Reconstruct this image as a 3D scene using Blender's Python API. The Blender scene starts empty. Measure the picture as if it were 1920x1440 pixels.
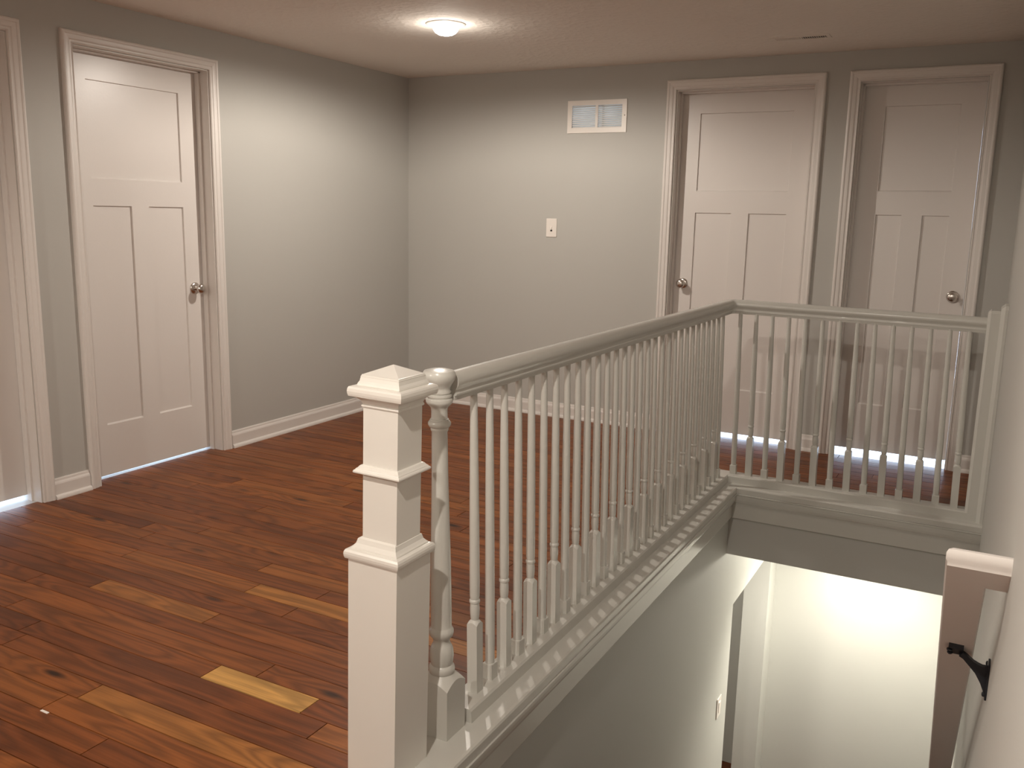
import bpy, bmesh, math, random
from mathutils import Vector, Matrix
R = math.radians
random.seed(7)
sc = bpy.context.scene
col = sc.collection

# ------------------------------------------------------------------ camera
F_PX, YAW, PITCH, ROLL = 1680.98, -0.4903, -0.1880, 0.0212
CAM = Vector((3.7483, -5.3952, 1.3506))
fw = Vector((math.sin(YAW) * math.cos(PITCH), math.cos(YAW) * math.cos(PITCH), math.sin(PITCH)))
rt = Vector((math.cos(YAW), -math.sin(YAW), 0)); up = rt.cross(fw)
r2 = rt * math.cos(ROLL) + up * math.sin(ROLL)
u2 = -rt * math.sin(ROLL) + up * math.cos(ROLL)
cd = bpy.data.cameras.new('camera'); cam = bpy.data.objects.new('camera', cd); col.objects.link(cam)
M = Matrix((r2, u2, -fw)).transposed().to_4x4(); M.translation = CAM
cam.matrix_world = M
cd.sensor_fit = 'HORIZONTAL'; cd.sensor_width = 36.0; cd.lens = F_PX / 1920 * 36.0
cd.clip_start = 0.02
sc.camera = cam

# ------------------------------------------------------------------ world, exposure, lamps
sc.view_settings.view_transform = 'Standard'
sc.view_settings.look = 'None'
sc.view_settings.gamma = 1
sc.view_settings.exposure = 0.74
wd = bpy.data.worlds.new('world'); sc.world = wd; wd.use_nodes = True
wd.node_tree.nodes['Background'].inputs[0].default_value = (0.75, 0.85, 1.0, 1)
wd.node_tree.nodes['Background'].inputs[1].default_value = 0.2

def lamp(name, kind, loc, power, colr, rot=(0, 0, 0), size=0.05, spot=None, blend=1.0, sy=None):
    l = bpy.data.lights.new(name, kind); l.energy = power; l.color = colr
    if kind == 'AREA':
        l.size = size
        if sy: l.shape = 'RECTANGLE'; l.size_y = sy
    else:
        l.shadow_soft_size = size
    if kind == 'SPOT':
        l.spot_size = R(spot); l.spot_blend = blend
    o = bpy.data.objects.new(name, l); col.objects.link(o)
    o.location = loc; o.rotation_euler = rot
    return o
WARM = (1.0, 0.91, 0.81)
HALL = (1.229, -1.448); NEAR = (3.05, -5.05); REAR = (1.1, -6.4)
lamp('hall_can_lamp', 'SPOT', (HALL[0], HALL[1], 2.185), 44, WARM, size=0.022, spot=179, blend=0.35)
lamp('landing_can_lamp', 'SPOT', (NEAR[0], NEAR[1], 2.185), 56, WARM, size=0.022, spot=179, blend=0.35)
lamp('hall_can_glow', 'POINT', (HALL[0], HALL[1], 2.150), 1.4, WARM, size=0.03)
lamp('landing_can_glow', 'POINT', (NEAR[0], NEAR[1], 2.150), 1.4, WARM, size=0.03)
lamp('rear_fill_lamp', 'SPOT', (REAR[0], REAR[1], 2.185), 75, WARM, size=0.05, spot=179, blend=0.35)  # added fill behind the camera, raises the ambient light
lamp('lower_room_fill', 'POINT', (1.4, -0.6, -0.6), 22, (1.0, 0.93, 0.82), size=0.1)  # added unseen light, brightens the side room beyond the opening
lamp('stair_lamp', 'POINT', (3.25, -0.30, -0.43), 11, (1.0, 0.94, 0.82), size=0.05)
lamp('stair_lamp_beam', 'SPOT', (3.25, -0.30, -0.41), 56, (1.0, 0.94, 0.82), size=0.05, spot=150, blend=0.9)
lamp('north_room_daylight', 'AREA', (2.6, 1.3, 1.6), 42, (0.62, 0.78, 1.0), rot=(R(-25), 0, 0), size=2.8, sy=1.4)
lamp('north_window_daylight', 'AREA', (2.7, 2.5, 0.35), 34, (0.62, 0.78, 1.0), rot=(R(-90), 0, 0), size=2.6, sy=0.5)
lamp('west_window_daylight', 'AREA', (-2.4, -2.9, 0.35), 32, (0.62, 0.78, 1.0), rot=(0, R(-90), 0), size=0.5, sy=3.0)
lamp('west_room_daylight', 'AREA', (-1.3, -2.6, 1.6), 90, (0.62, 0.78, 1.0), rot=(0, R(-25), 0), size=1.4, sy=3.2)

# ------------------------------------------------------------------ materials
def mat(name, base, rough=0.5, metal=0.0, spec=0.5, coat=0.0, bump=0.0, bscale=200, var=0.0, vscale=3, emis=None, estr=0):
    m = bpy.data.materials.new(name); m.use_nodes = True
    nt = m.node_tree; b = nt.nodes['Principled BSDF']
    b.inputs['Base Color'].default_value = (*base, 1)
    b.inputs['Roughness'].default_value = rough
    b.inputs['Metallic'].default_value = metal
    b.inputs['Specular IOR Level'].default_value = spec
    b.inputs['Coat Weight'].default_value = coat
    geo = nt.nodes.new('ShaderNodeNewGeometry')
    if var > 0:
        n = nt.nodes.new('ShaderNodeTexNoise'); n.inputs['Scale'].default_value = vscale; n.inputs['Detail'].default_value = 4
        nt.links.new(geo.outputs['Position'], n.inputs['Vector'])
        mx = nt.nodes.new('ShaderNodeMix'); mx.data_type = 'RGBA'
        mx.inputs[6].default_value = (*[c * (1 - var) for c in base], 1)
        mx.inputs[7].default_value = (*[min(1, c * (1 + var)) for c in base], 1)
        nt.links.new(n.outputs['Fac'], mx.inputs[0]); nt.links.new(mx.outputs[2], b.inputs['Base Color'])
    if bump > 0:
        n = nt.nodes.new('ShaderNodeTexNoise'); n.inputs['Scale'].default_value = bscale; n.inputs['Detail'].default_value = 3
        nt.links.new(geo.outputs['Position'], n.inputs['Vector'])
        bp = nt.nodes.new('ShaderNodeBump'); bp.inputs['Strength'].default_value = bump; bp.inputs['Distance'].default_value = 0.002
        nt.links.new(n.outputs['Fac'], bp.inputs['Height']); nt.links.new(bp.outputs['Normal'], b.inputs['Normal'])
    if emis:
        b.inputs['Emission Color'].default_value = (*emis, 1); b.inputs['Emission Strength'].default_value = estr
    return m
M_WALL = mat('grey_wall_paint', (0.505, 0.495, 0.462), 0.6, spec=0.3, bump=0.12, bscale=260, var=0.015, vscale=1.5)
M_STAIRWALL = mat('pale_stairwell_paint', (0.53, 0.53, 0.495), 0.55, spec=0.3, bump=0.1, bscale=260)
M_TRIM = mat('white_trim_paint', (0.76, 0.72, 0.68), 0.35, bump=0.05, bscale=60)
M_DOOR = mat('white_door_paint', (0.76, 0.72, 0.685), 0.30, bump=0.10, bscale=90)
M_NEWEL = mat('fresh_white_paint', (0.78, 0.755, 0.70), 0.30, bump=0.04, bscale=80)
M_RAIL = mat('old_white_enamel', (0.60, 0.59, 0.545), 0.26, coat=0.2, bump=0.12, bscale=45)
M_PLATE = mat('white_plastic', (0.85, 0.80, 0.74), 0.35)
M_NICKEL = mat('satin_nickel', (0.60, 0.56, 0.52), 0.24, metal=1.0)
M_BLACK = mat('black_iron', (0.012, 0.014, 0.018), 0.5, spec=0.4)
M_TILE = mat('pale_tile', (0.75, 0.76, 0.78), 0.15, var=0.1, vscale=4)
M_DARK = mat('duct_dark', (0.05, 0.045, 0.04), 0.7)
M_BULB = mat('lit_bulb', (1, 1, 1), 0.4, emis=(1.0, 0.93, 0.84), estr=4)
M_LAMPB = mat('lit_diffuser', (1, 1, 1), 0.4, emis=(1.0, 0.95, 0.86), estr=8)

def ceiling_mat():
    m = mat('textured_ceiling_paint', (0.82, 0.765, 0.70), 0.8, spec=0.2)
    nt = m.node_tree; b = nt.nodes['Principled BSDF']; geo = nt.nodes.new('ShaderNodeNewGeometry')
    n = nt.nodes.new('ShaderNodeTexNoise'); n.inputs['Scale'].default_value = 55; n.inputs['Detail'].default_value = 5
    n2 = nt.nodes.new('ShaderNodeTexVoronoi'); n2.inputs['Scale'].default_value = 30
    ad = nt.nodes.new('ShaderNodeMath'); ad.operation = 'MULTIPLY'
    nt.links.new(geo.outputs['Position'], n.inputs['Vector']); nt.links.new(geo.outputs['Position'], n2.inputs['Vector'])
    nt.links.new(n.outputs['Fac'], ad.inputs[0]); nt.links.new(n2.outputs['Distance'], ad.inputs[1])
    bp = nt.nodes.new('ShaderNodeBump'); bp.inputs['Strength'].default_value = 0.8; bp.inputs['Distance'].default_value = 0.006
    nt.links.new(ad.outputs[0], bp.inputs['Height']); nt.links.new(bp.outputs['Normal'], b.inputs['Normal'])
    return m
M_CEIL = ceiling_mat()

def floor_mat():
    m = bpy.data.materials.new('heart_pine_boards'); m.use_nodes = True
    nt = m.node_tree; N = nt.nodes; L = nt.links; b = N['Principled BSDF']
    geo = N.new('ShaderNodeNewGeometry')
    at = N.new('ShaderNodeAttribute'); at.attribute_name = 'board'; at.attribute_type = 'GEOMETRY'   # r=id g=tone b=yellow
    sep = N.new('ShaderNodeSeparateColor'); L.new(at.outputs['Color'], sep.inputs[0])
    off = N.new('ShaderNodeCombineXYZ')
    mu = N.new('ShaderNodeMath'); mu.operation = 'MULTIPLY'; mu.inputs[1].default_value = 57.0; L.new(sep.outputs[0], mu.inputs[0])
    L.new(mu.outputs[0], off.inputs[0]); L.new(mu.outputs[0], off.inputs[2])
    pos = N.new('ShaderNodeVectorMath'); pos.operation = 'ADD'; L.new(geo.outputs['Position'], pos.inputs[0]); L.new(off.outputs[0], pos.inputs[1])
    def scaled(v):
        s = N.new('ShaderNodeVectorMath'); s.operation = 'MULTIPLY'; s.inputs[1].default_value = v; L.new(pos.outputs[0], s.inputs[0]); return s.outputs[0]
    def noise(vec, sc_, det=4, dist=0.0):
        n = N.new('ShaderNodeTexNoise'); n.inputs['Scale'].default_value = sc_; n.inputs['Detail'].default_value = det
        n.inputs['Distortion'].default_value = dist; L.new(vec, n.inputs['Vector']); return n.outputs['Fac']
    # knots
    vk = N.new('ShaderNodeTexVoronoi'); vk.inputs['Scale'].default_value = 1.0; vk.feature = 'F1'
    L.new(scaled((2.3, 7.5, 1)), vk.inputs['Vector'])
    # growth ring warp round the knots
    kw = N.new('ShaderNodeMapRange'); kw.inputs[1].default_value = 0.0; kw.inputs[2].default_value = 0.5; kw.inputs[3].default_value = 1.0; kw.inputs[4].default_value = 0.0
    L.new(vk.outputs['Distance'], kw.inputs[0])
    big = noise(scaled((0.8, 9, 1)), 1.0, 2, 0.2)
    rings = N.new('ShaderNodeMath'); rings.operation = 'MULTIPLY_ADD'; rings.inputs[1].default_value = 8.0
    L.new(big, rings.inputs[0])
    kk = N.new('ShaderNodeMath'); kk.operation = 'MULTIPLY'; kk.inputs[1].default_value = 2.2; L.new(kw.outputs[0], kk.inputs[0])
    L.new(kk.outputs[0], rings.inputs[2])
    fr = N.new('ShaderNodeMath'); fr.operation = 'PINGPONG'; fr.inputs[1].default_value = 0.5; L.new(rings.outputs[0], fr.inputs[0])
    rg = N.new('ShaderNodeMapRange'); rg.inputs[1].default_value = 0.05; rg.inputs[2].default_value = 0.4; L.new(fr.outputs[0], rg.inputs[0])
    fine = noise(scaled((4, 170, 1)), 1.0, 6)
    blot = noise(scaled((1.3, 3.0, 1)), 1.0, 3)
    # colour
    ramp = N.new('ShaderNodeValToRGB'); L.new(sep.outputs[1], ramp.inputs[0])
    cr = ramp.color_ramp
    cr.elements[0].position = 0.0; cr.elements[0].color = (0.120, 0.031, 0.008, 1)
    cr.elements[1].position = 1.0; cr.elements[1].color = (0.36, 0.135, 0.030, 1)
    e = cr.elements.new(0.35); e.color = (0.190, 0.054, 0.013, 1)
    e = cr.elements.new(0.7); e.color = (0.27, 0.086, 0.019, 1)
    pal = N.new('ShaderNodeMix'); pal.data_type = 'RGBA'; L.new(sep.outputs[2], pal.inputs[0])
    L.new(ramp.outputs[0], pal.inputs[6]); pal.inputs[7].default_value = (0.56, 0.30, 0.085, 1)
    def mul(colr, fac, lo, hi, tint=(1, 1, 1)):
        mr = N.new('ShaderNodeMapRange'); mr.inputs[3].default_value = lo; mr.inputs[4].default_value = hi; L.new(fac, mr.inputs[0])
        v = N.new('ShaderNodeVectorMath'); v.operation = 'SCALE'; L.new(colr, v.inputs[0]); L.new(mr.outputs[0], v.inputs['Scale']); return v.outputs[0]
    c = mul(pal.outputs[2], rg.outputs[0], 0.70, 1.10)
    c = mul(c, fine, 0.62, 1.38)
    c = mul(c, blot, 0.66, 1.34)
    # knot core darkening
    kc = N.new('ShaderNodeMapRange'); kc.inputs[1].default_value = 0.04; kc.inputs[2].default_value = 0.14; kc.inputs[3].default_value = 0.18; kc.inputs[4].default_value = 1.0
    L.new(vk.outputs['Distance'], kc.inputs[0])
    # only some cells carry a knot
    sepk = N.new('ShaderNodeSeparateColor'); L.new(vk.outputs['Color'], sepk.inputs[0])
    gt = N.new('ShaderNodeMath'); gt.operation = 'GREATER_THAN'; gt.inputs[1].default_value = 0.62; L.new(sepk.outputs[0], gt.inputs[0])
    gy = N.new('ShaderNodeMath'); gy.operation = 'MAXIMUM'; L.new(gt.outputs[0], gy.inputs[0]); L.new(sep.outputs[2], gy.inputs[1])
    mxk = N.new('ShaderNodeMath'); mxk.operation = 'MAXIMUM'; L.new(kc.outputs[0], mxk.inputs[0]); L.new(gy.outputs[0], mxk.inputs[1])
    v = N.new('ShaderNodeVectorMath'); v.operation = 'SCALE'; L.new(c, v.inputs[0]); L.new(mxk.outputs[0], v.inputs['Scale'])
    L.new(v.outputs[0], b.inputs['Base Color'])
    b.inputs['Roughness'].default_value = 0.40; b.inputs['Specular IOR Level'].default_value = 0.22
    b.inputs['Coat Weight'].default_value = 0.06; b.inputs['Coat Roughness'].default_value = 0.3
    bp = N.new('ShaderNodeBump'); bp.inputs['Strength'].default_value = 0.15; bp.inputs['Distance'].default_value = 0.002
    L.new(fine, bp.inputs['Height']); L.new(bp.outputs['Normal'], b.inputs['Normal'])
    return m
M_FLOOR = floor_mat()
M_GAP = mat('board_gap', (0.02, 0.008, 0.004), 0.9)

# ------------------------------------------------------------------ helpers
def obj(name, bm, m, parent=None, smooth=False, loc=None):
    bmesh.ops.recalc_face_normals(bm, faces=bm.faces[:])
    me = bpy.data.meshes.new(name); bm.to_mesh(me); bm.free()
    for mm in (m if isinstance(m, (list, tuple)) else [m]): me.materials.append(mm)
    if smooth:
        for p in me.polygons: p.use_smooth = True
        try: me.set_sharp_from_angle(angle=R(38))
        except Exception: pass
    o = bpy.data.objects.new(name, me); col.objects.link(o)
    if parent: o.parent = parent
    if loc: o.location = loc
    return o
def structure(o): o['kind'] = 'structure'; return o
def thing(name, label, cat, loc=(0, 0, 0), group=None):
    o = bpy.data.objects.new(name, None); col.objects.link(o); o.location = loc; o.empty_display_size = 0.1
    return tag(o, label, cat, group)
def tag(o, label, cat, group=None):
    o['label'] = label; o['category'] = cat
    if group: o['group'] = group
    return o
def box(bm, a, b, bev=0.0):
    x0, y0, z0 = [min(a[i], b[i]) for i in range(3)]; x1, y1, z1 = [max(a[i], b[i]) for i in range(3)]
    vs = [bm.verts.new(p) for p in [(x0, y0, z0), (x1, y0, z0), (x1, y1, z0), (x0, y1, z0), (x0, y0, z1), (x1, y0, z1), (x1, y1, z1), (x0, y1, z1)]]
    fs = [bm.faces.new([vs[i] for i in f]) for f in [(0, 3, 2, 1), (4, 5, 6, 7), (0, 1, 5, 4), (1, 2, 6, 5), (2, 3, 7, 6), (3, 0, 4, 7)]]
    if bev:
        es = list({e for f in fs for e in f.edges})
        bmesh.ops.bevel(bm, geom=es, offset=bev, segments=2, affect='EDGES', profile=0.5)
def lathe(bm, prof, segs=24, c=(0, 0, 0), axis='z', cap=True):
    rings = []
    for r, h in prof:
        ring = []
        for i in range(segs):
            t = 2 * math.pi * i / segs; p = (r * math.cos(t), r * math.sin(t), h)
            if axis == 'x': p = (p[2], p[0], p[1])
            if axis == 'y': p = (p[0], p[2], p[1])
            ring.append(bm.verts.new((c[0] + p[0], c[1] + p[1], c[2] + p[2])))
        rings.append(ring)
    for k in range(len(rings) - 1):
        for i in range(segs):
            j = (i + 1) % segs
            bm.faces.new((rings[k][i], rings[k][j], rings[k + 1][j], rings[k + 1][i]))
    if cap:
        bm.faces.new(rings[0][::-1]); bm.faces.new(rings[-1])
def square_stack(bm, prof, c=(0, 0), cap=True):
    rings = []
    for h, z in prof:
        rings.append([bm.verts.new((c[0] + sx * h, c[1] + sy * h, z)) for sx, sy in ((-1, -1), (1, -1), (1, 1), (-1, 1))])
    for k in range(len(rings) - 1):
        for i in range(4):
            j = (i + 1) % 4; bm.faces.new((rings[k][i], rings[k][j], rings[k + 1][j], rings[k + 1][i]))
    if cap: bm.faces.new(rings[0][::-1]); bm.faces.new(rings[-1])
def sweep(bm, path, prof, n, zoff=None):
    """profile (a,b): a to the right of travel, b along n; mitred corners"""
    n = Vector(n); path = [Vector(p) for p in path]; K = len(path)
    rights = []
    for i in range(K - 1):
        d = path[i + 1] - path[i]; d -= n * d.dot(n); d.normalize(); rights.append(d.cross(n))
    rows = []
    for i in range(K):
        if i == 0: m = rights[0]
        elif i == K - 1: m = rights[-1]
        else:
            a, b = rights[i - 1], rights[i]; m = (a + b) / (1 + a.dot(b))
        rows.append([bm.verts.new(path[i] + m * pa + n * pb) for pa, pb in prof])
    P = len(prof)
    for i in range(K - 1):
        for j in range(P):
            k = (j + 1) % P; bm.faces.new((rows[i][j], rows[i][k], rows[i + 1][k], rows[i + 1][j]))
    bm.faces.new(rows[0][::-1]); bm.faces.new(rows[-1])
def wall_boxes(bm, u0, u1, z0, z1, d0, d1, holes, mp):
    """boxes filling a wall around rectangular holes (u0,u1,z0,z1)"""
    us = sorted({u0, u1, *[h[0] for h in holes], *[h[1] for h in holes]})
    for a, b in zip(us[:-1], us[1:]):
        zs = [z0]; hs = sorted([h for h in holes if h[0] <= a + 1e-6 and h[1] >= b - 1e-6], key=lambda h: h[2])
        cur = z0
        for h in hs:
            if h[2] > cur + 1e-6: box(bm, mp(a, d0, cur), mp(b, d1, h[2]))
            cur = h[3]
        if cur < z1 - 1e-6: box(bm, mp(a, d0, cur), mp(b, d1, z1))

# ------------------------------------------------------------------ dimensions
HC = 2.26; XR = 3.812; YS = -7.4; TW = 0.13
XL = 2.685           # stairwell left wall face
YB = -1.035          # beam face
ZL = -2.75           # lower floor
HA, HBK = 2.050, 2.090
mpL = lambda u, d, z: (-d, u, z)        # left wall: u=y, d=depth into the wall
mpB = lambda u, d, z: (u, d, z)         # back wall: u=x

A = dict(mp=mpL, u0=-2.620, u1=-1.833, h=HA)
Z = dict(mp=mpL, u0=-3.730, u1=-2.934, h=HA)
B = dict(mp=mpB, u0=1.953, u1=2.744, h=HBK)
Cc = dict(mp=mpB, u0=2.994, u1=3.6075, h=HBK)
VENT = (1.262, 1.606, 1.888, 2.032)

# ------------------------------------------------------------------ shell
bm = bmesh.new(); wall_boxes(bm, YS, TW, 0, HC, 0, TW, [(q['u0'], q['u1'], 0, q['h']) for q in (Z, A)], mpL)
structure(obj('wall_left', bm, M_WALL))
bm = bmesh.new(); wall_boxes(bm, 0, XR, 0, HC, 0, TW, [VENT] + [(q['u0'], q['u1'], 0, q['h']) for q in (B, Cc)], mpB)
structure(obj('wall_back', bm, M_WALL))
bm = bmesh.new(); box(bm, (XR, YS, ZL), (XR + 0.12, 0.45, HC))
structure(obj('wall_right', bm, M_WALL))
bm = bmesh.new(); box(bm, (-TW, YS - 0.12, 0), (XR + 0.12, YS, HC))
structure(obj('wall_front', bm, M_WALL))
bm = bmesh.new(); box(bm, (-TW, YS - 0.12, HC), (XR + 0.12, TW, HC + 0.1))
structure(obj('ceiling', bm, M_CEIL))

# floor boards: one mesh, a colour attribute holds each board's tone
def floor_boards():
    bm = bmesh.new(); lay = bm.loops.layers.float_color.new('board')
    g = 0.0014; W = 0.084; th = 0.004
    rnd = random.Random(11)
    regions = [(0.0, 2.60, YS, 0.0), (2.60, XR, YS, -3.955), (2.60, XR, -0.93, 0.0), (-0.083, 0.0, -2.63, -1.82), (-0.03, 0.0, -3.74, -2.92), (1.94, 2.75, 0.0, 0.055), (2.98, 3.62, 0.0, 0.012)]
    k0 = int(math.floor((YS + 3.690) / W)) ; k1 = int(math.ceil(3.80 / W))
    tones = {}
    def piece(x0, x1, y0, y1, c):
        for rx0, rx1, ry0, ry1 in regions:
            a, b_, c_, d = max(x0, rx0), min(x1, rx1), max(y0, ry0), min(y1, ry1)
            if b_ - a < 0.002 or d - c_ < 0.002: continue
            a2 = a + (g if a == x0 else 0); b2 = b_ - (g if b_ == x1 else 0)
            c2 = c_ + (g if c_ == y0 else 0); d2 = d - (g if d == y1 else 0)
            z = 0.0
            vs = [bm.verts.new(p) for p in [(a2, c2, z), (b2, c2, z), (b2, d2, z), (a2, d2, z), (a2, c2, z - th), (b2, c2, z - th), (b2, d2, z - th), (a2, d2, z - th)]]
            for f in [(0, 1, 2, 3), (0, 4, 5, 1), (1, 5, 6, 2), (2, 6, 7, 3), (3, 7, 4, 0)]:
                fc = bm.faces.new([vs[i] for i in f])
                for lp in fc.loops: lp[lay] = c
    special = {  # rows counted from y=-3.690: hand placed pale and light boards of the photograph
        0: [(1.825, 2.203, None, 1.0), (2.203, 2.60, 0.30, 0.0), (0.9, 1.825, 0.45, 0.0)],
        -1: [(1.1, 2.30, 0.28, 0.0), (2.30, 2.60, 0.75, 0.0)],
        -3: [(0.9, 1.62, 0.55, 0.0), (1.62, 3.0, 0.88, 0.10)],
        3: [(1.00, 1.56, 0.82, 0.07), (1.56, 2.6, 0.50, 0.0)],
        6: [(0.20, 0.85, 0.62, 0.0), (0.85, 1.50, 0.72, 0.02), (1.50, 2.60, 0.95, 0.14)],
        8: [(1.4, 2.4, 0.74, 0.02)],
        10: [(0.9, 1.9, 0.66, 0.0)],
        14: [(0.9, 2.2, 0.60, 0.0)],
        17: [(0.5, 1.2, 0.66, 0.02)],
        20: [(1.0, 1.9, 0.70, 0.02)],
    }
    for k in range(k0, k1 + 1):
        y0 = -3.690 + k * W; y1 = y0 + W
        sp = sorted(special.get(k, []))
        x = -0.15 - rnd.uniform(0, 1.8)
        cuts = []
        while x < XR:
            ln = rnd.uniform(1.4, 3.8); cuts.append((x, x + ln, min(1, max(0, rnd.gauss(0.43, 0.11))), 0.0 if rnd.random() < 0.96 else rnd.uniform(0.03, 0.08))); x += ln
        out = []
        for (a, b_, t, yv) in cuts:
            segs = [(a, b_)]
            for s in sp:
                ns = []
                for q0, q1 in segs:
                    if s[1] <= q0 or s[0] >= q1: ns.append((q0, q1)); continue
                    if q0 < s[0]: ns.append((q0, s[0]))
                    if q1 > s[1]: ns.append((s[1], q1))
                segs = ns
            out += [(q0, q1, t, yv) for q0, q1 in segs]
        out += [(s[0], s[1], 1.0 if s[2] is None else s[2], s[3]) for s in sp]
        for (a, b_, t, yv) in out:
            piece(a, b_, y0, y1, (rnd.random(), t, yv, 1))
    return bm
fl = structure(obj('floor', floor_boards(), M_FLOOR))
bm = bmesh.new()
box(bm, (-TW, YS, -0.32), (2.60, 0.13, -0.004)); box(bm, (2.60, YS, -0.32), (XR, -3.955, -0.004)); box(bm, (2.60, -1.02, -0.32), (XR, 0.0, -0.004))
box(bm, (2.53, 0.0, -0.32), (XR, 0.45, -0.004))
sub = structure(obj('floor_slab', bm, M_GAP, parent=fl))

# lower storey
bm = bmesh.new()
yo0, yo1, zo = -0.812, 0.13, -0.70
wall_boxes(bm, YS, 1.02, ZL, -0.135, XL - 0.155, XL, [(yo0, yo1, ZL, zo)], lambda u, d, z: (d, u, z))
structure(obj('wall_stairwell', bm, M_STAIRWALL))
bm = bmesh.new(); box(bm, (XL, 0.32, ZL), (XR, 0.45, -0.32))
structure(obj('wall_lower_back', bm, M_STAIRWALL))
bm = bmesh.new(); box(bm, (XL, YB + 0.02, -0.335), (XR, 0.32, -0.3201))
structure(obj('ceiling_lower', bm, M_STAIRWALL))
bm = bmesh.new(); box(bm, (XL, YB, -0.335), (XR, YB + 0.02, -0.130))
structure(obj('trim_6', bm, M_WALL))
bm = bmesh.new(); box(bm, (0.2, YS, ZL - 0.1), (XR, 1.4, ZL))
structure(obj('floor_lower', bm, M_FLOOR))
bm = bmesh.new()
box(bm, (0.2, 0.9, ZL), (XL - 0.155, 1.02, -0.32)); box(bm, (0.2, -3.0, ZL), (0.32, 0.9, -0.32)); box(bm, (0.2, -3.12, ZL), (XL - 0.155, -3.0, -0.32))
box(bm, (0.2, 0.0, -0.40), (XL - 0.155, 0.9, -0.32)); box(bm, (0.2, -3.12, -0.335), (XL - 0.155, 0.0, -0.3201))
structure(obj('wall_lower_side', bm, M_STAIRWALL))
# the flight of stairs going down
bm = bmesh.new()
NR = 14; rise = -ZL / NR; run = 0.234; ys = -3.955
for i in range(1, NR):
    zt = -i * rise; y0 = ys + (i - 1) * run
    box(bm, (XL, y0 - 0.025, zt - 0.03), (XR, y0 + run, zt)); box(bm, (XL, y0 + run - 0.02, zt - rise), (XR, y0 + run, zt - 0.03))
box(bm, (XL, ys - 0.02, -rise), (XR, ys, -0.03))
structure(obj('floor_stairs', bm, M_FLOOR))

# rooms behind the doors (daylight shows under the doors)
bm = bmesh.new()
box(bm, (0.7, 0.056, -0.05), (4.4, 2.7, 0.0)); box(bm, (2.98, 0.012, -0.003), (3.62, 0.056, 0.0))  # second box: pale strip standing in for daylight spilled under the door
structure(obj('floor_north_room', bm, M_TILE))
bm = bmesh.new()
box(bm, (0.6, TW, 0), (0.7, 2.7, 2.4)); box(bm, (4.3, TW, 0), (4.4, 2.7, 2.4)); box(bm, (0.6, 2.6, 0), (4.4, 2.7, 2.4)); box(bm, (0.6, TW, 2.4), (4.4, 2.7, 2.5))
structure(obj('wall_north_room', bm, M_STAIRWALL))
bm = bmesh.new(); box(bm, (-2.6, -4.8, -0.05), (-0.083, -0.8, 0.0)); box(bm, (-0.083, -3.74, -0.003), (-0.03, -2.92, 0.0))  # narrow second box puts the light spilled under the door into a pale surface
structure(obj('floor_west_room', bm, M_TILE))
bm = bmesh.new()
box(bm, (-2.6, -4.8, 0), (-2.5, -0.8, 2.4)); box(bm, (-2.6, -4.9, 0), (-TW, -4.8, 2.4)); box(bm, (-2.6, -0.8, 0), (-TW, -0.7, 2.4)); box(bm, (-2.6, -4.9, 2.4), (-TW, -0.7, 2.5))
structure(obj('wall_west_room', bm, M_STAIRWALL))

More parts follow.
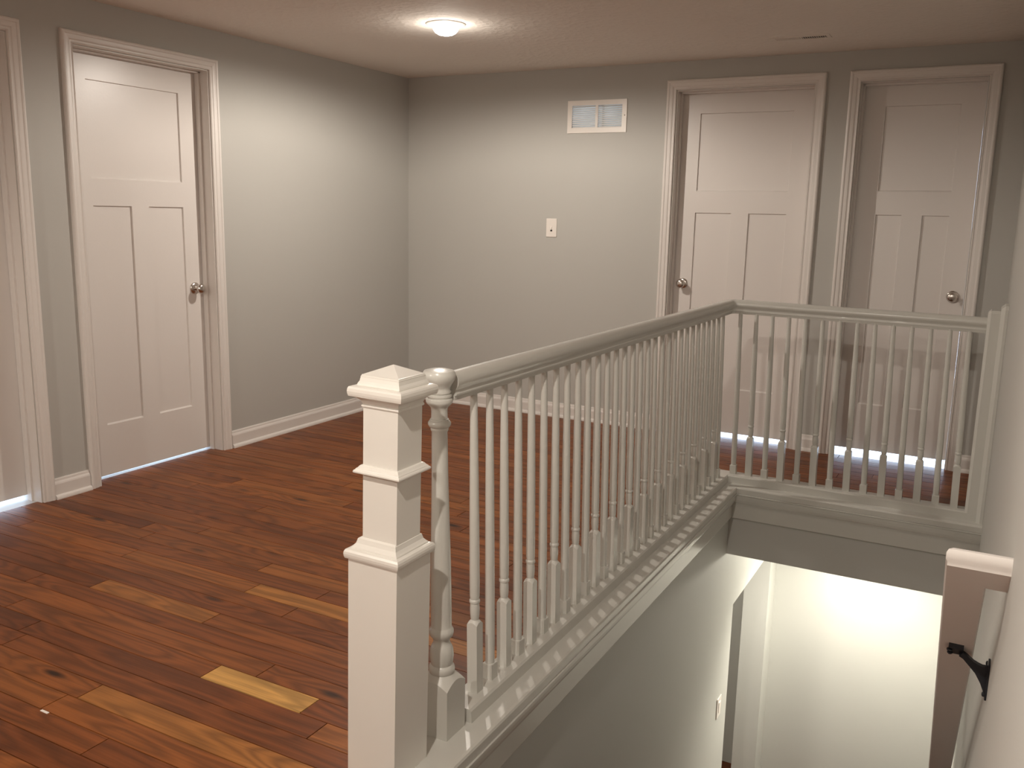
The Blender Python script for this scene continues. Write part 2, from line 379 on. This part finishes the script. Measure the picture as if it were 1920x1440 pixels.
# ------------------------------------------------------------------ doors
CAS = [(0.0, 0.0), (0.0, 0.010), (0.004, 0.013), (0.009, 0.0105), (0.016, 0.011), (0.021, 0.0145), (0.027, 0.0155), (0.040, 0.0165), (0.044, 0.0195), (0.050, 0.0205), (0.056, 0.0185), (0.060, 0.012), (0.060, 0.0)]
def door(idx, q, nrm, hi, slab, ztop, zbot, pan, knob_u, knob_z, stop_skip=()):
    """slab=(u0,u1); pan=(top panel z1,z0, low panel z1,z0); hi: casing outer top"""
    mp, u0, u1, h = q['mp'], q['u0'], q['u1'], q['h']
    root = bpy.data.objects.new('door_%d' % idx, None); col.objects.link(root)
    root.location = mp((u0 + u1) / 2, 0, 0); root['kind'] = 'structure'
    inv = Matrix.Translation(-Vector(root.location))
    def fin(name, bm, m, parent=root, smooth=False):
        bmesh.ops.transform(bm, matrix=inv, verts=bm.verts[:]); return obj(name, bm, m, parent, smooth)
    # casing
    bm = bmesh.new(); rv = 0.005; n = Vector(nrm)
    s = (hi - h - rv) / 0.060
    prof = [(a * s, b) for a, b in CAS]
    o = lambda u, z: Vector(mp(u, 0, z))
    sweep(bm, [o(u1 + rv, 0.0), o(u1 + rv, h + rv), o(u0 - rv, h + rv), o(u0 - rv, 0.0)], prof, n)
    fin('casing', bm, M_TRIM, smooth=False)
    # jamb lining and stops
    bm = bmesh.new(); jt = 0.006
    box(bm, mp(u0 - 0.002, -0.001, 0), mp(u0 + 0.0008, TW, h)); box(bm, mp(u1 - 0.0008, -0.001, 0), mp(u1 + 0.002, TW, h)); box(bm, mp(u0, -0.001, h - 0.001), mp(u1, TW, h + 0.002))
    st = 0.011; d1 = 0.088; d0 = d1 - 0.033
    if 'lo' not in stop_skip: box(bm, mp(u0, d0, 0), mp(u0 + st, d1, h - 0.001), 0.002)
    if 'hi' not in stop_skip: box(bm, mp(u1 - st, d0, 0), mp(u1, d1, h - 0.001), 0.002)
    box(bm, mp(u0, d0, h - st), mp(u1, d1, h), 0.002)
    fin('jamb', bm, M_TRIM)
    # slab: stiles, rails, mullion and recessed flat panels, one mesh
    s0, s1 = slab; D = 0.090; T = 0.036; rec = 0.009; stile = 0.115
    t1, t0, l1, l0 = pan; mc = (s0 + s1) / 2; mh = 0.052
    bm = bmesh.new()
    box(bm, mp(s0, D, zbot), mp(s0 + stile, D + T, ztop)); box(bm, mp(s1 - stile, D, zbot), mp(s1, D + T, ztop))
    box(bm, mp(s0 + stile, D, t1), mp(s1 - stile, D + T, ztop)); box(bm, mp(s0 + stile, D, l1), mp(s1 - stile, D + T, t0)); box(bm, mp(s0 + stile, D, zbot), mp(s1 - stile, D + T, l0))
    box(bm, mp(mc - mh, D, l0), mp(mc + mh, D + T, l1))
    def panel(a, b, c, d):
        ch = 0.007   # small sloped edge round each recess
        ring0 = [mp(a, D, c), mp(b, D, c), mp(b, D, d), mp(a, D, d)]
        ring1 = [mp(a + ch * .35, D + rec, c + ch), mp(b - ch * .35, D + rec, c + ch), mp(b - ch * .35, D + rec, d - ch * .35), mp(a + ch * .35, D + rec, d - ch * .35)]
        v0 = [bm.verts.new(p) for p in ring0]; v1 = [bm.verts.new(p) for p in ring1]
        for i in range(4):
            j = (i + 1) % 4; bm.faces.new((v0[i], v0[j], v1[j], v1[i]))
        bm.faces.new(v1)
        box(bm, mp(a, D + rec + 0.003, c), mp(b, D + T - rec, d))
    panel(s0 + stile, s1 - stile, t0, t1); panel(s0 + stile, mc - mh, l0, l1); panel(mc + mh, s1 - stile, l0, l1)
    fin('slab', bm, M_DOOR)
    # knob
    if knob_u is not None:
        ax = 'x' if abs(nrm[0]) > .5 else 'y'; sg = 1 if ax == 'x' else -1
        c = mp(knob_u, D, knob_z)
        bm = bmesh.new()
        pr = [(0.001, 0.066), (0.012, 0.0655), (0.020, 0.063), (0.0255, 0.057), (0.0275, 0.050), (0.026, 0.043), (0.020, 0.036), (0.012, 0.031), (0.0105, 0.026), (0.011, 0.010)]
        lathe(bm, [(r, sg * hh) for r, hh in pr], 28, c, ax)
        kn = fin('door_knob', bm, M_NICKEL, smooth=True)
        bm = bmesh.new()
        pr = [(0.0325, 0.0), (0.0325, 0.003), (0.030, 0.007), (0.022, 0.010), (0.011, 0.012)]
        lathe(bm, [(r, sg * hh) for r, hh in pr], 28, c, ax)
        fin('rose', bm, M_NICKEL, parent=kn, smooth=True)
    return root
door(1, Z, (1, 0, 0), 2.112, (-3.725, -2.939), 2.040, 0.026, (1.927, 1.473, 1.346, 0.285), None, 0)
door(2, A, (1, 0, 0), 2.112, (-2.611, -1.838), 2.042, 0.011, (1.927, 1.473, 1.346, 0.266), -1.900, 0.914)
door(3, B, (0, -1, 0), 2.154, (1.958, 2.738), 2.083, 0.022, (1.966, 1.507, 1.379, 0.300), 2.020, 0.943)
door(4, Cc, (0, -1, 0), 2.154, (2.999, 3.6035), 2.083, 0.030, (1.972, 1.514, 1.386, 0.300), 3.549, 0.952, stop_skip=('hi',))

# ------------------------------------------------------------------ baseboards
BASE = [(0, 0), (0.027, 0), (0.027, 0.006), (0.024, 0.014), (0.018, 0.019), (0.0135, 0.021), (0.0135, 0.070), (0.0115, 0.077), (0.0075, 0.084), (0.0065, 0.092), (0.004, 0.097), (0, 0.097)]
def base(name, path):
    bm = bmesh.new(); sweep(bm, [(x, y, 0.0) for x, y in path], BASE, (0, 0, 1)); structure(obj(name, bm, M_TRIM))
base('baseboard_left', [(0, -2.873), (0, -2.686)])
base('baseboard_corner', [(0, -1.767), (0, 0), (1.887, 0)])
base('baseboard_back', [(2.810, 0), (2.928, 0)])
base('baseboard_right', [(3.673, 0), (XR, 0)])
base('baseboard_near', [(0, YS), (0, -3.797)])

# ------------------------------------------------------------------ stair opening trim
PX, PY = 2.617, -0.967       # baluster foot axis lines
def path(z=0.0, y0=-3.86, x1=XR): return [(PX, y0, z), (PX, PY, z), (x1, PY, z)]
bm = bmesh.new()
sweep(bm, path(), [(-0.060, -0.003), (-0.060, 0.030), (-0.056, 0.034), (0.096, 0.034), (0.103, 0.0315), (0.106, 0.026), (0.106, 0.002), (0.102, -0.001), (0.07, -0.003)], (0, 0, 1))
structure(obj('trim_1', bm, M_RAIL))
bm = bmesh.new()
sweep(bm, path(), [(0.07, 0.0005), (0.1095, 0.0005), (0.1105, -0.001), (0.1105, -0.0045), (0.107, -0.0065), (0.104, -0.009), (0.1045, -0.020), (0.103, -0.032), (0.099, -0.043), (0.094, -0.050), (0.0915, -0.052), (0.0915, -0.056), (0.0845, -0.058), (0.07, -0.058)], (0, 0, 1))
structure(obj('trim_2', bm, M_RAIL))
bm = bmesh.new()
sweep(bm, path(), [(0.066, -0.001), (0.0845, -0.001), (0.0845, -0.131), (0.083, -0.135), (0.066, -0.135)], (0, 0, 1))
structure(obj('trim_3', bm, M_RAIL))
bm = bmesh.new(); box(bm, (2.60, -3.98, -0.03), (XR, -3.94, 0.0), 0.008)
structure(obj('trim_4', bm, M_FLOOR))

# ------------------------------------------------------------------ balustrade
rail_root = thing('balustrade', 'long white turned-spindle balustrade that turns a corner around the open stairwell', 'railing', (PX, -3.6, 0.034))
RI = Matrix.Translation(-Vector(rail_root.location))
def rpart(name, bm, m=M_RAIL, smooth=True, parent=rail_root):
    bmesh.ops.transform(bm, matrix=RI, verts=bm.verts[:]); return obj(name, bm, m, parent, smooth)
# handrail
half = [(0.000, 0.069), (0.010, 0.068), (0.019, 0.064), (0.0255, 0.057), (0.0285, 0.049), (0.0285, 0.041), (0.0255, 0.034), (0.0215, 0.029), (0.0200, 0.024), (0.0205, 0.019), (0.0225, 0.0165), (0.0225, 0.0125), (0.0175, 0.011), (0.0175, 0.0)]
RP = half + [(-a, b) for a, b in half[::-1][:-1]]
RX, RY = 2.600, -0.950; ch = 0.022
def rz(t): return 0.899 - 0.0052 * t      # underside height falls a little along the run
pts = [(RX, -3.572, 0.899), (RX, RY - ch, 0.886), (RX + ch, RY, 0.886), (3.745, RY, 0.877)]
bm = bmesh.new(); sweep(bm, pts, RP, (0, 0, 1)); rpart('handrail', bm)
# shoe rail
SH = [(-0.043, 0.033), (-0.043, 0.066), (-0.038, 0.0715), (0.038, 0.0715), (0.043, 0.066), (0.045, 0.034), (0.045, 0.033)]
bm = bmesh.new(); sweep(bm, [(PX, -3.545, 0), (PX, PY, 0), (3.76, PY, 0)], SH, (0, 0, 1)); rpart('shoe_rail', bm, smooth=False)
def tongue(bm, cx, cy, hs, r, zlow, ztop, n, slope=1.0):
    rows = []
    for f in (None, 0.0, 0.5, 1.0):
        row = []
        for i in range(n):
            t = 2 * math.pi * i / n + math.pi / 4; c, s_ = math.cos(t), math.sin(t); k = hs / max(abs(c), abs(s_))
            q = r if f is None else k * (1 - f) + r * f
            if f is None: row.append(bm.verts.new((cx + c * k, cy + s_ * k, zlow)))
            else: row.append(bm.verts.new((cx + c * q, cy + s_ * q, ztop - (q - r) * slope)))
        rows.append(row)
    for k in range(3):
        for i in range(n):
            j = (i + 1) % n; bm.faces.new((rows[k][i], rows[k][j], rows[k + 1][j], rows[k + 1][i]))
    bm.faces.new(rows[-1])
# balusters: origin at the foot, z up
def baluster_mesh(tall):
    bm = bmesh.new(); s = 0.0155; top = 0.835
    if tall:
        square_stack(bm, [(s, -0.006), (s, 0.170)]); tongue(bm, 0, 0, s, 0.0115, 0.170, 0.205, 32, 1.1)
        prof = [(0.0108, 0.205), (0.0098, 0.207), (0.0108, 0.212), (0.0118, 0.226), (0.0120, 0.238), (0.0112, 0.250), (0.0108, 0.253), (0.0128, 0.255), (0.0134, 0.259), (0.0128, 0.263), (0.0110, 0.265), (0.0122, 0.275), (0.0124, 0.32), (0.0118, 0.5), (0.0105, 0.66), (0.0090, 0.78), (0.0085, top)]
    else:
        square_stack(bm, [(s, -0.006), (s, 0.0435), (s - 0.0012, 0.045)])
        prof = [(0.0118, 0.045), (0.0122, 0.12), (0.0120, 0.32), (0.0112, 0.54), (0.0098, 0.70), (0.0088, 0.79), (0.0085, top)]
    lathe(bm, [(r * 1.1, z) for r, z in prof], 20)
    bmesh.ops.recalc_face_normals(bm, faces=bm.faces[:])
    me = bpy.data.meshes.new('baluster'); bm.to_mesh(me); bm.free(); me.materials.append(M_RAIL)
    for p in me.polygons: p.use_smooth = True
    me.set_sharp_from_angle(angle=R(38))
    return me
ME_T, ME_S = baluster_mesh(True), baluster_mesh(False)
def baluster(x, y, tall, leanx=-1.15, ztop=0.89):
    o = bpy.data.objects.new('baluster', ME_T if tall else ME_S); col.objects.link(o); o.parent = rail_root
    o.location = Vector((x, y, 0.0715)) - rail_root.location
    o.rotation_euler = (0, R(leanx), R(random.uniform(-4, 4)))
    o.scale = (1, 1, (ztop + 0.006 - 0.0715) / 0.835)
for i in range(30):
    y = -3.452 + i * 0.0818
    baluster(PX, y, i % 2 == 0, ztop=0.899 - 0.013 * i / 29)
for i in range(14):
    baluster(2.672 + i * 0.0782, -0.960, i % 2 == 1, leanx=-1.15, ztop=0.886 - 0.009 * i / 13)
# old turned newel at the end of the rail
bm = bmesh.new(); TX, TY = 2.607, -3.605; hs = 0.0435
square_stack(bm, [(hs, 0.034), (hs, 0.150)], (TX, TY)); tongue(bm, TX, TY, hs, 0.030, 0.150, 0.197, 48, 0.95)
nb = len(bm.verts)
lathe(bm, [(0.030, 0.194), (0.0325, 0.198), (0.034, 0.205), (0.0325, 0.213), (0.029, 0.217), (0.0275, 0.219), (0.0295, 0.228), (0.0310, 0.243), (0.0295, 0.260), (0.0255, 0.270), (0.0215, 0.277), (0.0210, 0.284), (0.0235, 0.290), (0.0290, 0.296), (0.0315, 0.304), (0.0310, 0.312), (0.0275, 0.318), (0.0262, 0.322), (0.0265, 0.34), (0.0262, 0.42), (0.0252, 0.50), (0.0225, 0.62), (0.0205, 0.72), (0.0198, 0.80), (0.0195, 0.826),
           (0.0215, 0.829), (0.0222, 0.833), (0.0215, 0.836), (0.0250, 0.838), (0.0280, 0.843), (0.0280, 0.849), (0.0250, 0.853), (0.0228, 0.8535), (0.0228, 0.8575), (0.0200, 0.858), (0.0198, 0.878), (0.0210, 0.885), (0.0245, 0.890), (0.0310, 0.896), (0.0330, 0.902), (0.0320, 0.907), (0.0285, 0.909), (0.0285, 0.911), (0.0305, 0.914), (0.0300, 0.918), (0.0265, 0.920), (0.0285, 0.922), (0.0290, 0.926), (0.0270, 0.930), (0.0275, 0.936), (0.0330, 0.945), (0.0385, 0.954), (0.0405, 0.962), (0.0400, 0.970), (0.0360, 0.976), (0.0250, 0.979), (0.0120, 0.9805), (0.001, 0.981)], 40, (TX, TY, 0))
bm.verts.ensure_lookup_table()
for v_ in bm.verts[nb:]: v_.co.x -= 0.014 * (v_.co.z - 0.19) / 0.79
tn = rpart('newel_post', bm); tn['label'] = 'turned vase-shaped newel post ending the rail'
# stepped half newel against the right wall
bm = bmesh.new()
def chamfer_board(x0, x1, y0, y1, z0, z1, c):
    P = [(x0, y1), (x0, y0 + c), (x0 + c, y0), (x1, y0), (x1, y1)]
    lo = [bm.verts.new((x, y, z0)) for x, y in P]; mid = [bm.verts.new((x, y, z1 - c)) for x, y in P]
    Q = [(x0 + c, y1), (x0 + c, y0 + c), (x0 + c, y0 + c), (x1, y0 + c), (x1, y1)]
    tp = [bm.verts.new((x, y, z1)) for x, y in [Q[0], Q[1], Q[3], Q[4]]]
    for i in range(5):
        j = (i + 1) % 5; bm.faces.new((lo[i], lo[j], mid[j], mid[i]))
    bm.faces.new((mid[0], mid[1], tp[1], tp[0])); bm.faces.new((mid[1], mid[2], tp[1])); bm.faces.new((mid[2], mid[3], tp[2], tp[1])); bm.faces.new((mid[3], mid[4], tp[3], tp[2])); bm.faces.new((mid[4], mid[0], tp[0], tp[3]))
    bm.faces.new(tp); bm.faces.new(lo[::-1])
chamfer_board(3.735, XR, -1.010, -0.905, 0.034, 0.980, 0.012)
hn = rpart('half_newel', bm, smooth=False)
bm = bmesh.new(); chamfer_board(3.783, XR - 0.0005, -1.045, -0.885, -0.045, 1.006, 0.016)
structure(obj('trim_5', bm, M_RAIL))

# ------------------------------------------------------------------ box newel (leans slightly, as in the photograph)
nw = thing('box_newel', 'square white boxed newel post with pyramid cap at the head of the stairs', 'newel post', (2.5825, -3.794, 0.0))
nw.rotation_euler = (0, R(1.05), 0)
def npart(name, prof, smooth=False):
    bm = bmesh.new(); k = 0.957; square_stack(bm, [(h * k, max(0.0, 1.3506 - (1.3506 - z) * k) if z > 0 else 0.0) for h, z in prof], (-0.0055 if prof[-1][1] > 0.59 else -0.0095, 0)); return obj(name, bm, M_NEWEL, nw, smooth)
npart('post_base', [(0.0705, 0.0), (0.0705, 0.540)])
npart('base_molding', [(0.0705, 0.533), (0.0765, 0.536), (0.0782, 0.541), (0.079, 0.547), (0.0782, 0.553), (0.0755, 0.558), (0.070, 0.560), (0.0665, 0.560), (0.066, 0.563), (0.0625, 0.566), (0.0575, 0.572), (0.0555, 0.579), (0.0545, 0.583), (0.050, 0.586)])
npart('post_shaft', [(0.0488, 0.560), (0.0488, 0.920)])
npart('middle_molding', [(0.0488, 0.741), (0.058, 0.744), (0.064, 0.746), (0.0658, 0.748), (0.0658, 0.751), (0.064, 0.754), (0.062, 0.7545), (0.061, 0.757), (0.0575, 0.7595), (0.0545, 0.7635), (0.0525, 0.765), (0.0488, 0.765)])
npart('cap_molding', [(0.0488, 0.903), (0.0515, 0.904), (0.0525, 0.907), (0.0515, 0.910), (0.0500, 0.911), (0.0505, 0.913), (0.0535, 0.920), (0.060, 0.926), (0.068, 0.929), (0.0735, 0.931), (0.0750, 0.936), (0.0758, 0.942), (0.0750, 0.949), (0.073, 0.953), (0.067, 0.955), (0.050, 0.955)])
cp = npart('cap', [(0.058, 0.9535), (0.0595, 0.956), (0.0585, 0.960), (0.0550, 0.966), (0.0535, 0.974), (0.0535, 0.977), (0.0520, 0.978), (0.0520, 0.9805), (0.0500, 0.981), (0.0005, 1.002)])

# ------------------------------------------------------------------ wall handrail going down
hr = thing('wall_handrail', 'painted wooden stair handrail on a black bracket along the right wall', 'handrail', (XR, -3.987, 0.85))
HI = Matrix.Translation(-Vector(hr.location))
T40 = math.tan(R(40))
prof = [(-0.026, 0.0), (-0.026, 0.006), (-0.0285, 0.009), (-0.0285, 0.018), (-0.026, 0.025), (-0.020, 0.031), (-0.010, 0.0345), (0.0, 0.0355), (0.010, 0.0345), (0.020, 0.031), (0.026, 0.025), (0.0285, 0.018), (0.0285, 0.009), (0.026, 0.006), (0.026, 0.0)]
cxr, cyr, czr = 3.756, -3.987, 0.842
bm = bmesh.new(); rows = []
def rowat(f): rows.append([bm.verts.new(f(a, b)) for a, b in prof])
rowat(lambda a, b: (XR, cyr + a, czr + b - a * T40))
rowat(lambda a, b: (cxr + a, cyr + a, czr + b - a * T40))
Lr = 3.3
rowat(lambda a, b: (cxr + a, cyr + Lr, czr + b - Lr * T40))
for i in range(2):
    for j in range(len(prof)):
        k = (j + 1) % len(prof); bm.faces.new((rows[i][j], rows[i][k], rows[i + 1][k], rows[i + 1][j]))
bm.faces.new(rows[0][::-1]); bm.faces.new(rows[-1])
bmesh.ops.transform(bm, matrix=HI, verts=bm.verts[:]); obj('rail', bm, M_TRIM, hr, True)
# bracket
by, bz = -3.711, 0.842 - T40 * (-3.711 + 3.987)
bm = bmesh.new()
def strip(bm, pts, w):   # flat bar of thickness across y, points with half heights in the x-z plane
    rr = []
    for (x, z, hx, hz) in pts:
        rr.append([bm.verts.new((x - hx, by - w, z - hz)), bm.verts.new((x + hx, by - w, z + hz)), bm.verts.new((x + hx, by + w, z + hz)), bm.verts.new((x - hx, by + w, z - hz))])
    for i in range(len(rr) - 1):
        for j in range(4):
            k = (j + 1) % 4; bm.faces.new((rr[i][j], rr[i][k], rr[i + 1][k], rr[i + 1][j]))
    bm.faces.new(rr[0][::-1]); bm.faces.new(rr[-1])
strip(bm, [(3.8085, 0.560, 0.0, 0.0265), (3.800, 0.570, 0.0005, 0.0155), (3.792, 0.579, 0.002, 0.0085), (3.783, 0.586, 0.003, 0.0050), (3.772, 0.596, 0.0032, 0.0036), (3.765, 0.600, 0.003, 0.004)], 0.0055)
bmesh.ops.transform(bm, matrix=HI, verts=bm.verts[:]); arm = obj('bracket', bm, M_BLACK, hr, False)
def bpart(name, fn):
    b = bmesh.new(); fn(b); bmesh.ops.transform(b, matrix=HI, verts=b.verts[:]); return obj(name, b, M_BLACK, arm)
bpart('wall_plate', lambda b: box(b, (3.8085, by - 0.014, 0.528), (3.8118, by + 0.014, 0.596), 0.001))
def saddle(b):
    vs = []
    for x, y_, dzz in [(3.744, -0.013, 0), (3.768, -0.013, 0), (3.768, 0.013, 0), (3.744, 0.013, 0)]:
        vs.append((x, by + y_, bz - y_ * T40 - 0.0))
    lo = [b.verts.new((x, y, z - 0.009)) for x, y, z in vs]; hi_ = [b.verts.new((x, y, z + 0.0005)) for x, y, z in vs]
    for i in range(4):
        j = (i + 1) % 4; b.faces.new((lo[i], lo[j], hi_[j], hi_[i]))
    b.faces.new(lo[::-1]); b.faces.new(hi_)
bpart('saddle', saddle)
bpart('screw', lambda b: lathe(b, [(0.0045, 3.8075), (0.0045, 3.806), (0.002, 3.8045)][::-1], 12, (0, by, 0.592), 'x'))
bpart('screw', lambda b: lathe(b, [(0.0045, 3.8085), (0.0045, 3.8055), (0.002, 3.804)][::-1], 12, (0, by, 0.533), 'x'))
def sadscrew(dx, dyy):
    def f(b):
        z0 = bz - dyy * T40 - 0.009
        lathe(b, [(0.003, z0 - 0.003), (0.005, z0 - 0.001), (0.005, z0 + 0.001)], 12, (3.756 + dx, by + dyy, 0))
    return f
bpart('screw', sadscrew(-0.010, -0.004)); bpart('screw', sadscrew(-0.009, 0.009))

# ------------------------------------------------------------------ wall grille
gr = thing('return_air_grille', 'white louvered return air grille high on the back wall', 'vent', (1.434, 0, 1.86))
GI = Matrix.Translation(-Vector(gr.location))
def gpart(name, bm, m, root=gr, I=GI, smooth=False):
    bmesh.ops.transform(bm, matrix=I, verts=bm.verts[:]); return obj(name, bm, m, root, smooth)
gx0, gx1, gz0, gz1 = 1.233, 1.634, 1.860, 2.059; fb = 0.031
bm = bmesh.new(); t = 0.007
box(bm, (gx0, -t, gz0), (gx1, 0, gz0 + fb)); box(bm, (gx0, -t, gz1 - fb), (gx1, 0, gz1)); box(bm, (gx0, -t, gz0 + fb), (gx0 + fb, 0, gz1 - fb)); box(bm, (gx1 - fb, -t, gz0 + fb), (gx1, 0, gz1 - fb))
box(bm, (1.425, -t, gz0 + fb), (1.442, 0.002, gz1 - fb))
gpart('frame', bm, M_PLATE)
ns = 11
for side, (xa, xb) in enumerate(((gx0 + fb, 1.425), (1.442, gx1 - fb))):
    for i in range(ns):
        zc = gz0 + fb + (i + 0.5) * (gz1 - gz0 - 2 * fb) / ns
        bm = bmesh.new()
        v = [(xa, -0.003, zc - 0.0055), (xb, -0.003, zc - 0.0055), (xb, 0.011, zc + 0.0045), (xa, 0.011, zc + 0.0045)]
        lo = [bm.verts.new(p) for p in v]; hi_ = [bm.verts.new((p[0], p[1], p[2] + 0.001)) for p in v]
        for a in range(4):
            b_ = (a + 1) % 4; bm.faces.new((lo[a], lo[b_], hi_[b_], hi_[a]))
        bm.faces.new(lo[::-1]); bm.faces.new(hi_)
        gpart('louver', bm, M_PLATE)
bm = bmesh.new(); lathe(bm, [(0.001, -0.009), (0.004, -0.008), (0.0045, -0.007)], 12, (gx1 - 0.013, 0, 1.962), 'y'); gpart('screw', bm, M_NICKEL)
# wall stud seen through the grille
bm = bmesh.new(); box(bm, (1.455, 0.03, 1.888), (1.470, TW, 2.032)); structure(obj('trim_7', bm, M_STAIRWALL))

# light switch
sw = thing('light_switch', 'white toggle switch plate below the grille on the back wall', 'light switch', (1.140, 0, 1.202))
SI = Matrix.Translation(-Vector(sw.location))
bm = bmesh.new(); box(bm, (1.102, -0.006, 1.203), (1.178, 0, 1.323), 0.0025); gpart('cover_plate', bm, M_PLATE, sw, SI)
bm = bmesh.new()
v = [(1.135, -0.006, 1.252), (1.145, -0.006, 1.252), (1.145, -0.006, 1.274), (1.135, -0.006, 1.274)]
w = [(1.1365, -0.018, 1.250), (1.1435, -0.018, 1.250), (1.1435, -0.016, 1.258), (1.1365, -0.016, 1.258)]
a = [bm.verts.new(p) for p in v]; b_ = [bm.verts.new(p) for p in w]
for i in range(4):
    j = (i + 1) % 4; bm.faces.new((a[i], a[j], b_[j], b_[i]))
bm.faces.new(b_); gpart('toggle', bm, M_PLATE, sw, SI)
bm = bmesh.new(); box(bm, (1.1335, -0.0063, 1.2395), (1.1465, -0.0058, 1.2515)); gpart('toggle_slot', bm, M_DARK, sw, SI)
# stairwell switch plate
s2 = thing('light_switch', 'switch plate low on the stairwell wall beside the lower opening', 'light switch', (XL, -0.985, -1.272))
S2 = Matrix.Translation(-Vector(s2.location))
bm = bmesh.new(); box(bm, (XL, -1.025, -1.272), (XL + 0.006, -0.950, -1.158), 0.002); gpart('cover_plate', bm, M_PLATE, s2, S2)
bm = bmesh.new(); box(bm, (XL + 0.005, -1.002, -1.245), (XL + 0.009, -0.973, -1.185), 0.001); gpart('rocker', bm, M_PLATE, s2, S2)

# ------------------------------------------------------------------ ceiling register
rg = thing('ceiling_register', 'white two-way air register in the ceiling near the doors', 'vent', (2.745, -0.475, HC))
RGI = Matrix.Translation(-Vector(rg.location))
x0, x1, y0, y1 = 2.600, 2.890, -0.520, -0.430
bm = bmesh.new(); zt = HC - 0.004; f = 0.020
box(bm, (x0, y0, zt), (x1, y0 + f, HC)); box(bm, (x0, y1 - f, zt), (x1, y1, HC)); box(bm, (x0, y0 + f, zt), (x0 + f, y1 - f, HC)); box(bm, (x1 - f, y0 + f, zt), (x1, y1 - f, HC)); box(bm, (2.742, y0 + f, zt), (2.750, y1 - f, HC))
gpart('frame', bm, M_CEIL, rg, RGI)
bm = bmesh.new(); box(bm, (x0 + f, y0 + f, HC - 0.001), (x1 - f, y1 - f, HC)); gpart('duct_opening', bm, M_DARK, rg, RGI)
for i in range(22):
    left = i < 11; xa = (x0 + f + 0.006 + i * 0.0106) if left else (2.750 + 0.006 + (i - 11) * 0.0106)
    tl = -0.0046 if left else 0.0042
    bm = bmesh.new(); v = [(xa - tl, y0 + f, HC - 0.0012), (xa - tl, y1 - f, HC - 0.0012), (xa + tl, y1 - f, HC - 0.0060), (xa + tl, y0 + f, HC - 0.0060)]
    lo = [bm.verts.new(p) for p in v]; hi_ = [bm.verts.new((p[0] + 0.0012, p[1], p[2])) for p in v]
    for a in range(4):
        b_ = (a + 1) % 4; bm.faces.new((lo[a], lo[b_], hi_[b_], hi_[a]))
    bm.faces.new(lo[::-1]); bm.faces.new(hi_); gpart('louver', bm, M_CEIL, rg, RGI)

# ------------------------------------------------------------------ ceiling lamps
def can(x, y, label):
    t = thing('recessed_light', label, 'ceiling light', (x, y, HC))
    bm = bmesh.new()
    lathe(bm, [(0.098, 0.0), (0.098, -0.003), (0.092, -0.006), (0.080, -0.0065), (0.070, -0.003), (0.068, 0.0)], 48, cap=False)
    obj('trim_ring', bm, M_TRIM, t, True)
    bm = bmesh.new()
    lathe(bm, [(0.066, 0.0), (0.066, -0.012), (0.062, -0.028), (0.052, -0.041), (0.036, -0.050), (0.018, -0.054), (0.001, -0.055)], 40)
    obj('bulb', bm, M_BULB, t, True)
can(*HALL, 'glowing recessed flood light in the textured ceiling over the hall')
can(*NEAR, 'recessed flood light over the stair landing')
can(*REAR, 'added fill light, out of view far back in the hall ceiling')  # added fixture that goes with the rear fill light
t = thing('ceiling_light', 'small round ceiling light at the foot of the stairs', 'ceiling light', (3.25, -0.32, -0.335))
bm = bmesh.new(); lathe(bm, [(0.09, 0.0), (0.09, -0.015), (0.07, -0.035), (0.03, -0.045), (0.001, -0.046)], 32); obj('diffuser', bm, M_LAMPB, t, True)

# small white scrap on the boards
bm = bmesh.new(); box(bm, (1.594, -4.034, 0.0), (1.624, -4.027, 0.0015))
tag(obj('paper_scrap', bm, M_PLATE), 'tiny white scrap lying on the floor boards at the lower left', 'scrap')
